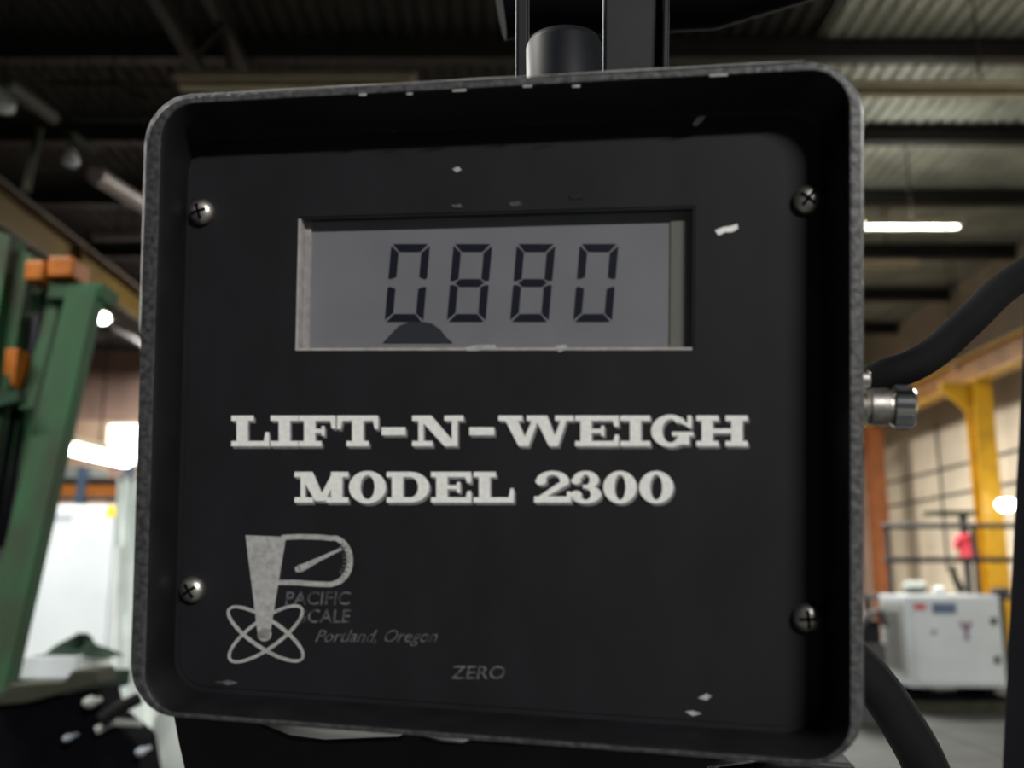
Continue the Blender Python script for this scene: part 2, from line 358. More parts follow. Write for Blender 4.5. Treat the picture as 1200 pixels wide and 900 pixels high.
MB().box(-.1, -.03, .012, W_+.15, .05, .14).build('skid_rail', M['olive'], t)
# small junk left of cabinet
c = at(1030, 702, 11.7)
t = thing('engine_block', 'dark grey engine parts between the black box and white cabinet', 'engine', (c.x-.14, 11.7, 0))
MB().box(-.30,-.2,.012,.12,.2,.9).build('block', M['dark'], t, bevel=.02)
MB().box(-.25,-.15,.9,.08,.15,1.15).build('cylinder_head', M['grey_paint'], t, bevel=.02)
MB().tube([(-.2,-.25,1.05),(-.1,-.28,1.2),(.05,-.26,1.25),(.12,-.2,1.1)], .04, 12).build('pipe', M['dark'], t, smooth=True)
# guard rail platform behind it
Yr = 15.2
t = thing('guard_rail', 'dark two-bar guard rail above the white machine cabinet', 'railing', (at(1110,615,Yr).x, Yr, 0))
rz = [at(1110, 616, Yr).z, at(1110, 656, Yr).z]
xa, xb = at(1034, 620, Yr).x, at(1215, 620, Yr).x
for zz in rz: lb(t, MB().tube([(xa, Yr, zz), (xb, Yr, zz)], .042, 10), 'rail', M['dark'], smooth=True)
for px in (1041, 1142, 1212):
    X = at(px, 640, Yr).x
    lb(t, MB().bar((X, Yr, .012), (X, Yr, rz[0]), .06, .06), 'post', M['dark'])
lb(t, MB().box(xa, Yr+.0, at(1110,697,Yr).z-.08, xb, Yr+1.2, at(1110,697,Yr).z), 'platform', M['dark'])
for xx in (xa+.1, xb-.1): lb(t, MB().box(xx-.04, Yr+1.1, .012, xx+.04, Yr+1.18, at(1110,697,Yr).z-.08), 'leg', M['dark'])
# pallet goods on the platform
pz = at(1110,697,Yr).z
for px, wd, hh, m, lab in ((1072, .34, .20, 'grey_white', 'pale grey rounded drum lying on the platform, left of red hoist'), (1172, .30, .10, 'dark', 'small dark casting on the platform under the yellow column'),
                           (1100, .16, .12, 'film', 'small white bundle on the platform near the red hoist')):
    X = at(px, 690, Yr+.5).x
    o = MB().tube([(X-wd/2, Yr+.5, pz+hh/2), (X-wd*.4, Yr+.5, pz+hh/2), (X, Yr+.5, pz+hh/2), (X+wd*.4, Yr+.5, pz+hh/2), (X+wd/2, Yr+.5, pz+hh/2)], [hh*.25, hh*.48, hh*.5, hh*.48, hh*.25], 16)
    tag(o.build({'grey_white':'drum','dark':'casting','film':'bundle'}[m], M[m], smooth=True), lab, {'grey_white':'drum','dark':'metal part','film':'bundle'}[m])
# red hoist on a post
Yh = 17.2
X = at(1128, 640, Yh).x
t = thing('post_hoist', 'red hoist body on a dark post behind the guard rail', 'hoist', (X, Yh, 0))
zt = at(1128, 604, Yh).z; zr0, zr1 = at(1128, 656, Yh).z, at(1128, 626, Yh).z
MB().box(.0,-.05,.012,.1,.05,zt).build('post', M['dark'], t)
MB().box(-.55,-.2,zt,.22,.2,zt+.07).build('top_plate', M['olive'], t, bevel=.01)
MB().tube([(-.02,-.12,zr1),(-.02,-.12,zr1-.05),(-.0,-.12,(zr0+zr1)/2+.05),(.03,-.12,(zr0+zr1)/2-.05),(.05,-.12,zr0+.05),(.05,-.12,zr0)], [.08,.15,.13,.15,.17,.10], 18).build('body', M['red'], t, smooth=True)
MB().tube([(-.05,-.14,zr1-.08),(-.17,-.16,zr1-.13),(-.2,-.16,zr1-.24)], [.06,.05,.04], 12).build('arm', M['red'], t, smooth=True)
MB().tube([(-.25,-.1,pz+.45),(-.22,-.1,pz+.25),(-.12,-.1,pz+.02)], [.05,.06,.07], 12).build('hook_block', M['olive'], t, smooth=True)
# conduit on the tan wall; pale discs standing in for sparkle reflections
t = thing('wall_conduit', 'thin dark conduits running along the tan wall', 'conduit', (RX-.05, 25, 4.2))
for zz in (4.25, 3.6): lb(t, MB().tube([(RX-.06, 19, zz), (RX-.06, BY-.2, zz)], .025, 8), 'pipe', M['dark'], smooth=True)
lb(t, MB().tube([(RX-.06, 24.5, 5.4), (RX-.06, 24.5, 1.8)], .025, 8), 'pipe', M['dark'], smooth=True)
c = at(1177, 524, 19.6)
tag(MB().box(RX-.16, 20.0-.12, c.z-.16, RX-.031, 20.0+.12, c.z+.12).build('junction_box', M['dark'], bevel=.02), 'small dark junction box on the wall right of the yellow column', 'junction box')
for px, py, r, lab in ((1122, 428, .13, 'upper of two pale discs standing in for sparkle reflections above the crane beam'), (1131, 439, .11, 'lower of two pale discs standing in for sparkle reflections above the crane beam')):
    c = at(px, py, 20.5); t = thing('sparkle_disc', lab, 'light', c)
    MB().tube([(0,-.12,0),(0,-.08,0),(0,0,0),(0,.12,0)], [r*.5,r,r*.95,r*.4], 16).build('pale_globe', M['pinkpipe'], t, smooth=True)
    MB().bar((0,.1,0),(0,.1,6.15-c.z if False else CZ-c.z), .02, .02).build('hanger', M['purlin'], t)

# ------------------------------------------------------------------ left-hand machinery
# tall white cabinet
Yl = 6.6
xl, xr = at(40, 600, Yl).x, at(141, 600, Yl).x; zt = at(100, 591, Yl).z
t = thing('machine_cabinet', 'tall white cabinet with yellow sticker behind the green mast', 'cabinet', (xl, Yl, 0))
W_ = xr-xl
MB().box(0, .012, .1, W_, 1.4, zt).build('body', M['white_paint'], t, bevel=.015)
MB().box(.03, -.01, .15, W_-.03, .012, zt-.03).build('door', M['white_paint'], t, bevel=.006)
MB().box(.03, .02, .012, W_-.03, 1.3, .1).build('plinth', M['dark'], t)
MB().box(W_-.001, .03, .14, W_+.02, 1.37, zt-.03).build('side_panel', M['grey_white'], t)
xs_ = at(126, 600, Yl).x-xl
MB().box(xs_, -.014, at(0,606,Yl).z, W_-.01, -.0095, at(0,592,Yl).z-.005).build('sticker', M['sticker'], t)
q = MB()
for i in range(9):
    q.box(at(92,0,Yl).x-xl+.03+i*.028, -.013, at(0,611,Yl).z, at(92,0,Yl).x-xl+.048+i*.028, -.0095, at(0,604,Yl).z)
q.build('lettering', M['ink'], t)
# narrow pale column right of the cabinet
Yp = 5.2
t = thing('wrapped_load', 'white film wrapped load standing beside the box\'s lower left corner', 'wrapped load', (-1.0, 3.0, 0))
q = MB(); n = 40; rows = 14
x0w, x1w = at(162, 850, 3.0).x, at(560, 850, 3.0).x; ztw = at(300, 822, 3.0).z
ring = []
for i in range(n):
    a = 2*PI*i/n; cx, cy = (x0w+x1w)/2, 3.45
    hx, hy = (x1w-x0w)/2, .42
    e = .35; c1, s1 = math.cos(a), math.sin(a)
    ring.append((cx+hx*math.copysign(abs(c1)**e, c1), cy+hy*math.copysign(abs(s1)**e, s1)))
cxm = (x0w+x1w)/2
for k in range(rows):
    zz = .012+(ztw-.012)*k/(rows-1); tp = 1.10-.10*(k/(rows-1))
    for i, (a, b) in enumerate(ring):
        wv = 1+.03*math.sin(i*1.7+k*.9)+.02*math.sin(i*3.1+k*2.3)
        q.v.append(Vector((cxm+(a-cxm)*tp*wv, 3.45+(b-3.45)*tp*wv, zz)))
for k in range(rows-1):
    for i in range(n): q.f.append((k*n+i, k*n+(i+1) % n, (k+1)*n+(i+1) % n, (k+1)*n+i))
q.f.append(tuple(range((rows-1)*n, rows*n))); q.f.append(tuple(range(n))[::-1])
lb(t, q, 'film_wrap', M['film'], smooth=True)
# grey-white film curtain strip between cabinet and box
t = thing('film_curtain', 'grey-white hanging film strip between white cabinet and black box', 'curtain', (at(150,700,4.4).x, 4.4, 0))
pts = [(139, 560, 176), (135, 640, 178), (131, 720, 182), (126, 790, 192), (122, 832, 205), (122, 1000, 225)]
q = MB(); nn = 12
for (pa, py, pb) in pts:
    for j in range(nn):
        px = pa+(pb-pa)*j/(nn-1); v = at(px, py, 4.4); v.y += .03*math.sin(j*1.9+py*.01); q.v.append(v)
m_ = len(q.v)
for v in list(q.v[:m_]): q.v.append(v+Vector((0,.02,0)))
for k in range(len(pts)-1):
    for j in range(nn-1):
        for o2 in (0, m_): q.f.append((o2+k*nn+j, o2+k*nn+j+1, o2+(k+1)*nn+j+1, o2+(k+1)*nn+j))
    for j in (0, nn-1): q.f.append((k*nn+j, (k+1)*nn+j, m_+(k+1)*nn+j, m_+k*nn+j))
for k in (0, len(pts)-1):
    for j in range(nn-1): q.f.append((k*nn+j, k*nn+j+1, m_+k*nn+j+1, m_+k*nn+j))
lb(t, q, 'film_sheet', M['film'], smooth=True)
top = at(158, 560, 4.4)
lb(t, MB().tube([top+Vector((-.08,.01,0)), top+Vector((.35,.01,0))], .012, 8), 'hanging_rod', M['dark'])
lb(t, MB().bar(top+Vector((.3,.01,0)), Vector((top.x+.3, 4.41, .012)), .03, .03), 'stand', M['dark'])
# orange storage rack behind the cabinet
Yk = 9.5
t = thing('storage_rack', 'orange storage rack showing over the top of the tall white cabinet', 'rack', (at(110,575,Yk).x, Yk, 0))
xa, xb = at(40, 575, Yk).x, at(190, 575, Yk).x; zb0, zb1 = at(0, 584, Yk).z, at(0, 566, Yk).z
lb(t, MB().box(xa, Yk, zb0+.02, xb, Yk+.05, zb1-.02), 'beam', M['orange'])
lb(t, MB().box(xa, Yk, .6, xb, Yk+.05, .72), 'beam', M['orange'])
lb(t, MB().box(xa, Yk, zb1+.02, xb, Yk+.8, zb1+.05), 'shelf', M['dark'])
lb(t, MB().box(xa, Yk-.01, zb0-.03, xb, Yk+.0, zb0+.01), 'trim_strip', M['dark'])
for px in (42, 96, 150):
    X = at(px, 575, Yk).x
    lb(t, MB().box(X-.04, Yk-.04, .012, X+.04, Yk+.04, zb1+.15), 'upright', M['blue'])
X = at(84, 560, Yk).x
tag(MB().box(X-.2, Yk+.1, zb1+.05, X+.14, Yk+.5, zb1+.17).build('carton', M['grey_white'], bevel=.01), 'pale carton on the top shelf of the orange rack', 'box')

# green forklift mast
def mb_quad(t, corners, Y0, Y1, thick, name, m, **k):
    """a member given by its top-left, top-right, bottom-right, bottom-left corners"""
    (tl, tr_, br, bl) = corners
    A = [at(*tl, Y1), at(*tr_, Y1), at(*br, Y0), at(*bl, Y0)]; B = [p+Vector((0, thick, 0)) for p in A]
    return lb(t, MB().add(A+B, [(0,1,2,3),(7,6,5,4),(0,4,5,1),(1,5,6,2),(2,6,7,3),(3,7,4,0)]), name, m, **k)
t = thing('forklift_mast', 'green forklift mast with orange caps at the left edge', 'forklift mast', (-1.45, 2.6, 0))
mb_quad(t, [(80,330),(116,333),(2,830),(-42,830)], 2.42, 2.8, .06, 'outer_upright', M['green'], bevel=.004)
mb_quad(t, [(60,338),(76,332),(-48,830),(-75,830)], 2.48, 2.86, .10, 'inner_upright', M['green'], bevel=.004)
mb_quad(t, [(76,334),(82,334),(-38,830),(-50,830)], 2.52, 2.9, .04, 'channel_web', M['dark_green'])
mb_quad(t, [(58,330),(122,332),(118,350),(54,350)], 2.795, 2.8, .12, 'top_crossbar', M['green'], bevel=.004)
mb_quad(t, [(-14,268),(13,276),(-40,600),(-70,600)], 2.5, 2.85, .10, 'left_upright', M['green'], bevel=.004)
mb_quad(t, [(17,292),(38,298),(-22,620),(-44,620)], 2.55, 2.88, .10, 'left_upright', M['green'], bevel=.004)
mb_quad(t, [(-12,460),(22,456),(20,470),(-14,478)], 2.60, 2.66, .05, 'crossbar', M['dark_green'])
mb_quad(t, [(-6,330),(62,345),(60,362),(-8,350)], 2.92, 2.93, .05, 'crossbar', M['dark_green'])
for a, b in (((33,307),(56,309)), ((60,303),(90,306))):
    A = at(*a, 2.80); B = at(*b, 2.80); h = .062
    lb(t, MB().box(A.x, 2.78, A.z-h, B.x, 2.90, A.z), 'cap', M['cap'], bevel=.008)
A = at(6, 408, 2.72); B = at(21, 412, 2.72)
lb(t, MB().box(A.x, 2.72, A.z-.11, B.x, 2.80, A.z), 'stop_block', M['cap'], bevel=.004)
A = at(45, 375, 2.86); B = at(30, 470, 2.80); B2 = at(-10, 700, 2.6)
lb(t, MB().tube([A, B], .022, 16), 'cylinder_rod', M['grey_paint'], smooth=True)
lb(t, MB().tube([B, B2], .04, 16), 'hydraulic_cylinder', M['dark'], smooth=True)
for s_ in (0, 1):
    P = at(20+s_*12, 380+s_*20, 2.84); Q = at(-12+s_*12, 640, 2.6)
    lb(t, MB().tube([P, (P+Q)/2+Vector((.02,0,.02)), Q], .012, 10), 'chain', M['black_paint'], smooth=True)
# the mast carries on down to the floor behind the dark machine
P0 = at(0, 830, 2.45)
lb(t, MB().bar(P0, Vector((P0.x-.12, 2.42, .012)), .14, .10), 'lower_upright', M['dark_green'])
# dark machine body at the lower left
Yd = 2.0
t = thing('machine_hood', 'dark oily machine hood with white knob in the lower left corner', 'machine', (-1.0, Yd, 0))
def dq(c, Y, th, name, m, **k): return mb_quad(t, c, Y, Y, th, name, m, **k)
dq([(-60,822),(36,812),(122,800),(126,1250)], Yd, .45, 'body', M['black_paint']) if False else None
A = [at(-60,826,Yd), at(96,812,Yd), at(112,830,Yd), at(160,920,Yd)]
prof = [(-1.25, .012), (-1.25, at(0,820,Yd).z), (at(60,818,Yd).x, at(60,818,Yd).z), (at(112,806,Yd).x, at(112,806,Yd).z), (at(120,838,Yd).x, at(120,838,Yd).z), (at(158,868,Yd).x, at(158,868,Yd).z), (at(168,930,Yd).x, at(168,930,Yd).z), (at(168,930,Yd).x, .012)]
q = MB(); q.prism(prof, 0, .12); q.v = [Vector((v.x, Yd+v.z, v.y)) for v in q.v]
lb(t, q, 'body', M['black_paint'], bevel=.008)
P = [(at(20,800,Yd).x, at(20,800,Yd).z), (at(82,797,Yd).x, at(82,797,Yd).z), (at(92,784,Yd).x, at(92,784,Yd).z), (at(118,783,Yd).x, at(118,783,Yd).z), (at(122,800,Yd).x, at(122,800,Yd).z), (at(40,822,Yd).x, at(40,822,Yd).z), (at(-5,826,Yd).x, at(-5,826,Yd).z)]
q = MB(); q.prism(P, .0, .10); q.v = [Vector((v.x, Yd-.03+v.z, v.y)) for v in q.v]
lb(t, q, 'top_slab', M['olive'], bevel=.004)
for px, py, r, m in ((105, 823, .011, 'grey_white'), (79, 865, .006, 'ink'), (165, 881, .008, 'ink')):
    c = at(px, py, Yd-.05)
    lb(t, MB().tube([c+Vector((0,.045,0)), c+Vector((0,.012,0)), c+Vector((0,.006,0)), c+Vector((0,-.01,0)), c+Vector((0,-.016,0))], [r*.5, r*.55, r, r*.85, r*.3], 16), 'knob', M[m], smooth=True)
A, B = at(118, 845, Yd-.06), at(164, 818, Yd-.02)
lb(t, MB().tube([A, (A+B)/2+Vector((0,0,.004)), B], [.014, .013, .012], 12), 'lever', M['rubber'], smooth=True)
A, B, D = at(114, 856, Yd-.03), at(132, 846, Yd-.03), at(166, 848, Yd-.03)
lb(t, MB().tube([A, B, D], [.008, .007, .006], 12), 'lever', M['grey_white'], smooth=True, label='pale grey lever')
# white bin and dark rag
Yb = 2.9
A, B = at(22, 769, Yb), at(90, 796, Yb)
t = thing('parts_bin', 'shallow white bin in front of the tall white cabinet', 'bin', ((A.x+B.x)/2, Yb+.12, B.z))
w2, d2, h2 = (B.x-A.x)/2, .12, A.z-B.z
MB().box(-w2,-d2,0,w2,d2,.005).box(-w2,-d2,0,w2,-d2+.006,h2).box(-w2,d2-.006,0,w2,d2,h2).box(-w2,-d2,0,-w2+.006,d2,h2).box(w2-.006,-d2,0,w2,d2,h2).build('tray', M['white_paint'], t, bevel=.002)
tag(MB().box(A.x-.4, Yb-.02, B.z-.05, B.x+.02, Yb+.35, B.z-.001).box(A.x-.3, Yb+.05, .012, A.x-.25, Yb+.1, B.z-.05).box(B.x-.06, Yb+.05, .012, B.x-.01, Yb+.1, B.z-.05).build('bench', M['dark_green']), 'dark bench carrying the shallow white bin', 'bench')
cx, cy = (A.x+B.x)/2+.035, Yb+.12
q = MB(); rr, ss = 8, 20; q.v.append(Vector((cx-.0, cy, A.z+.055)))
for i in range(1, rr+1):
    for j in range(ss):
        a = 2*PI*j/ss; r = i/rr; hgt = .055*(1-r)**1.3*(1+.5*math.sin(3*a+i))+.0
        q.v.append(Vector((cx+.125*r*math.cos(a), cy+.11*r*math.sin(a), A.z-.008+max(hgt, 0)+.006*math.sin(5*a+i)*r)))
for j in range(ss): q.f.append((0, 1+j, 1+(j+1) % ss))
for i in range(rr-1):
    for j in range(ss): q.f.append((1+i*ss+j, 1+(i+1)*ss+j, 1+(i+1)*ss+(j+1) % ss, 1+i*ss+(j+1) % ss))
q.f.append(tuple(1+(rr-1)*ss+j for j in range(ss))[::-1])
tag(q.build('rag', M['dark_green'], smooth=True), 'crumpled dark green rag lying over the white bin', 'rag')

# ------------------------------------------------------------------ the scale indicator: its own frame
u = Vector((5913, 32, -1167)).normalized(); v = Vector((348, -26650, 1167)).normalized()*-1
v = (v - u*v.dot(u)).normalized(); nin = u.cross(v)
def c2w(d): return RT*d.x - UP*d.y + FW*d.z
U, V, N = c2w(u), c2w(-v), c2w(-nin)           # right, up, out of the face (towards the camera)
ORG = atz(590, 475, .34)
BM = Matrix((( U.x, V.x, N.x, ORG.x), (U.y, V.y, N.y, ORG.y), (U.z, V.z, N.z, ORG.z), (0,0,0,1)))
BI = BM.inverted()
def F(px, py, h=0.0):
    """local (a, b) on the plane h above the face for a pixel"""
    r = FW + RT*((px-600)/FPX) + UP*((450-py)/FPX)
    o = BI @ CAM; d = BI.to_3x3() @ r; k = (h-o.z)/d.z
    p = o + d*k; return (p.x, p.y)
box = thing('scale_indicator', 'black weighing scale indicator with grey display reading 0880', 'scale display')
box.matrix_world = BM
LIP = .019
def rrect(x0, y0, x1, y1, r, n=10):
    rs = r if isinstance(r, (list, tuple)) else [r]*4          # bl, br, tr, tl
    out = []
    for (cx, cy, rad, a0) in ((x0+rs[0], y0+rs[0], rs[0], PI), (x1-rs[1], y0+rs[1], rs[1], 1.5*PI), (x1-rs[2], y1-rs[2], rs[2], 0), (x0+rs[3], y1-rs[3], rs[3], .5*PI)):
        out += [(cx+rad*math.cos(a0+.5*PI*i/n), cy+rad*math.sin(a0+.5*PI*i/n)) for i in range(n+1)]
    return out
def ext(l, r, t_, b, h):
    return F(l, 470, h)[0], F(600, b, h)[1], F(r, 470, h)[0], F(585, t_, h)[1]
oR = ext(160, 1013, 90, 873, LIP)
iR = ext(183, 991, 106, 860, LIP)
bR = ext(213, 962, 150, 836, 0)
def quadloop(rect, r): return rrect(*rect, r, 12)
loops = [
  ([(x*.985, y*.985) for x, y in quadloop(oR, .017)], -.050),
  (quadloop((oR[0]-.001, oR[1]-.001, oR[2]+.001, oR[3]+.001), .018), -.012),
  (quadloop(oR, .0175), LIP-.002),
  (quadloop((oR[0]+.0014, oR[1]+.0014, oR[2]-.0014, oR[3]-.0014), .0165), LIP),
]
loops_in = [
  (quadloop((iR[0]-.0012, iR[1]-.0012, iR[2]+.0012, iR[3]+.0012), .0125), LIP),
  (quadloop(iR, .0118), LIP-.0018),
  (quadloop(((iR[0]*.4+bR[0]*.6), (iR[1]*.5+bR[1]*.5), (iR[2]*.4+bR[2]*.6), (iR[3]*.4+bR[3]*.6)), .0125), .003),
  (quadloop(bR, .012), 0.0),
]
def loft(ls, name, m, cap0=False, **k):
    q = MB(); n = len(ls[0][0])
    for pts, z in ls: q.v += [Vector((x, y, z)) for x, y in pts]
    for a in range(len(ls)-1):
        q.f += [(a*n+i, a*n+(i+1) % n, (a+1)*n+(i+1) % n, (a+1)*n+i) for i in range(n)]
    if cap0: q.f.append(tuple(range(n)))
    return q.build(name, m, box, smooth=True, **k)
loft(loops+[loops_in[0]], 'housing', M['housing'], cap0=True)
loft(loops_in, 'inner_wall', M['housing'])
loft([(quadloop((oR[0]-.0002, oR[1]-.0002, oR[2]+.0002, oR[3]+.0002), .0176), LIP-.003), (quadloop((oR[0]+.0006, oR[1]+.0006, oR[2]-.0006, oR[3]-.0006), .017), LIP-.0004),
      (quadloop((oR[0]+.0016, oR[1]+.0016, oR[2]-.0016, oR[3]-.0016), .0164), LIP+.0002),
      (quadloop((iR[0]-.0014, iR[1]-.0014, iR[2]+.0014, iR[3]+.0014), .0126), LIP+.0002), (quadloop((iR[0]-.0002, iR[1]-.0002, iR[2]+.0002, iR[3]+.0002), .0119), LIP-.0015)], 'lip', M['lip'], label='worn bare-metal lip')
def plate_with_hole(outer, hole, z, name, m, parent):
    bm = bmesh.new(); es = []
    for pts in (outer, hole):
        vs_ = [bm.verts.new((x, y, z)) for x, y in pts]
        es += [bm.edges.new((vs_[i], vs_[(i+1) % len(vs_)])) for i in range(len(vs_))]
    bmesh.ops.triangle_fill(bm, edges=es, use_beauty=True, use_dissolve=False)
    bmesh.ops.recalc_face_normals(bm, faces=bm.faces)
    if sum(f.normal.z for f in bm.faces) < 0: bmesh.ops.reverse_faces(bm, faces=bm.faces)
    me = bpy.data.meshes.new(name); bm.to_mesh(me); bm.free(); me.materials.append(m)
    o = bpy.data.objects.new(name, me); C.objects.link(o); o.parent = parent; return o
D0 = F(350, 408); D1 = F(812, 244)
hole = (D0[0], D0[1], D1[0], D1[1])
hrect = [(hole[0], hole[1]), (hole[2], hole[1]), (hole[2], hole[3]), (hole[0], hole[3])]
plate_with_hole(quadloop(bR, .012), hrect, 0.0, 'face_panel', M['face'], box)
# overlay film, slightly smaller, thin step
film = plate_with_hole(rrect(bR[0]+.0022, bR[1]+.002, bR[2]-.0042, bR[3]-.001, .010), [(hole[0]-.0008, hole[1]-.0006), (hole[2]+.0008, hole[1]-.0006), (hole[2]+.0008, hole[3]+.0008), (hole[0]-.0008, hole[3]+.0008)], .0004, 'overlay_film', M['face'], box)
so = film.modifiers.new('solid', 'SOLIDIFY'); so.thickness = .0004; so.offset = -1
# worn lip edge; its highlight at top and upper left put in as silvery strip
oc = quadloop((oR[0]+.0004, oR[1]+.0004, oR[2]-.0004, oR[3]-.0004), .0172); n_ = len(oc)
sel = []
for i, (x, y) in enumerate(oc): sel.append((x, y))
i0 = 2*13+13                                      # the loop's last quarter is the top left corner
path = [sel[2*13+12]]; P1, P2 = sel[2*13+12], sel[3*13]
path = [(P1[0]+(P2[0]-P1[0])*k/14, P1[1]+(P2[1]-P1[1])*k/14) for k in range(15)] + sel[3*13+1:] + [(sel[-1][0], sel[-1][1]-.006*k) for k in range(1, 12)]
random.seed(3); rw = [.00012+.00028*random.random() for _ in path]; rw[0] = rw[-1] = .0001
MB().tube([(x, y, LIP+.0001) for x, y in path], rw, 8).build('worn_highlight_edge', M['silver_print'], box, smooth=True, label='silvery worn edge standing in for the lip highlight')
# display
DD = -.005
q = MB(); a0, b0, a1, b1 = hole
q.add([(a0,b0,.0003),(a1,b0,.0003),(a1,b1,.0003),(a0,b1,.0003),(a0,b0,DD),(a1,b0,DD),(a1,b1,DD),(a0,b1,DD)], [(3,0,4,7),(0,1,5,4)])
e = .0009
q.box(a0-e, b0-e, -.0004, a0, b1, .0008); q.box(a0-e, b0-e, -.0004, a1, b0, .0006)
disp = q.build('display_frame', M['acrylic'], box, label='clear acrylic frame of the display')
q = MB(); q.add([(a1,b0,.0),(a1,b1,.0),(a1,b0,DD),(a1,b1,DD),(a0,b1,.0),(a0,b1,DD)], [(0,1,3,2),(1,4,5,3)])
q.build('recess_wall', M['housing'], disp)  # right and top walls black, left and bottom pale: shading put into the colour
L0 = F(364, 404, DD); L1 = F(786, 262, DD)
MB().box(a0, b0, DD-.002, L1[0], b1, DD).build('lcd_panel', M['lcd'], disp)
MB().box(L1[0], b0, DD-.002, a1, b1, DD+.0006).build('lcd_margin', M['lcd_margin'], disp)
MB().box(a0, b0, DD, L0[0]-.0003, b1, DD+.0012).build('lcd_margin', M['acrylic'], disp, label='pale left edge strip')
MB().box(a0+.0001, b0+.0001, -.0018, a1-.0001, b1-.0001, -.0008).build('display_glass', M['glass'], disp)
# seven-segment digits
def digit(px, mid, py0=286, py1=377):
    """px: left edge at the top; the digit leans, its foot 7 px further left"""
    th = 9.0; Wd = 45; sl = -8.0/(py1-py0); ym = (py0+py1)/2; g_ = 1.3
    q = MB()
    def P(x, y): return F(px + x + sl*(y-py0), y, DD+.0001)
    def seg(pts): q.prism([P(x, y) for x, y in pts], DD+.00005, DD+.00025)
    c = th*.5
    seg([(g_+1, py0), (Wd-g_-1, py0), (Wd-th-g_, py0+th), (th+g_, py0+th)])
    seg([(th+g_, py1-th), (Wd-th-g_, py1-th), (Wd-g_-1, py1), (g_+1, py1)])
    for x0, x1, xi in ((0, th, 1), (Wd, Wd-th, -1)):
        gap = 2.2 if mid else 4.5
        seg([(x0, py0+g_+1), (x1, py0+th+g_), (x1, ym-gap-2.5), (x0+xi*c*.6, ym-gap), (x0, ym-gap-1)])
        seg([(x0, ym+gap+1), (x0+xi*c*.6, ym+gap), (x1, ym+gap+2.5), (x1, py1-th-g_), (x0, py1-g_-1)])
    if mid: seg([(c+g_, ym), (th+g_+1, ym-c), (Wd-th-g_-1, ym-c), (Wd-c-g_, ym), (Wd-th-g_-1, ym+c), (th+g_+1, ym+c)])
    return q.build('digit', M['segment'], disp)
for px, mid in ((459, False), (532, True), (606, True), (680, False)): digit(px, mid)
bl = [F(449, 402, DD), F(459, 391, DD), F(468, 382, DD), F(480, 377.5, DD), (F(494, 377, DD)), F(506, 379, DD), F(516, 386, DD), F(523, 395, DD), F(531, 402, DD)]
MB().prism(bl, DD+.00025, DD+.0004).build('liquid_blot', M['blot'], disp)

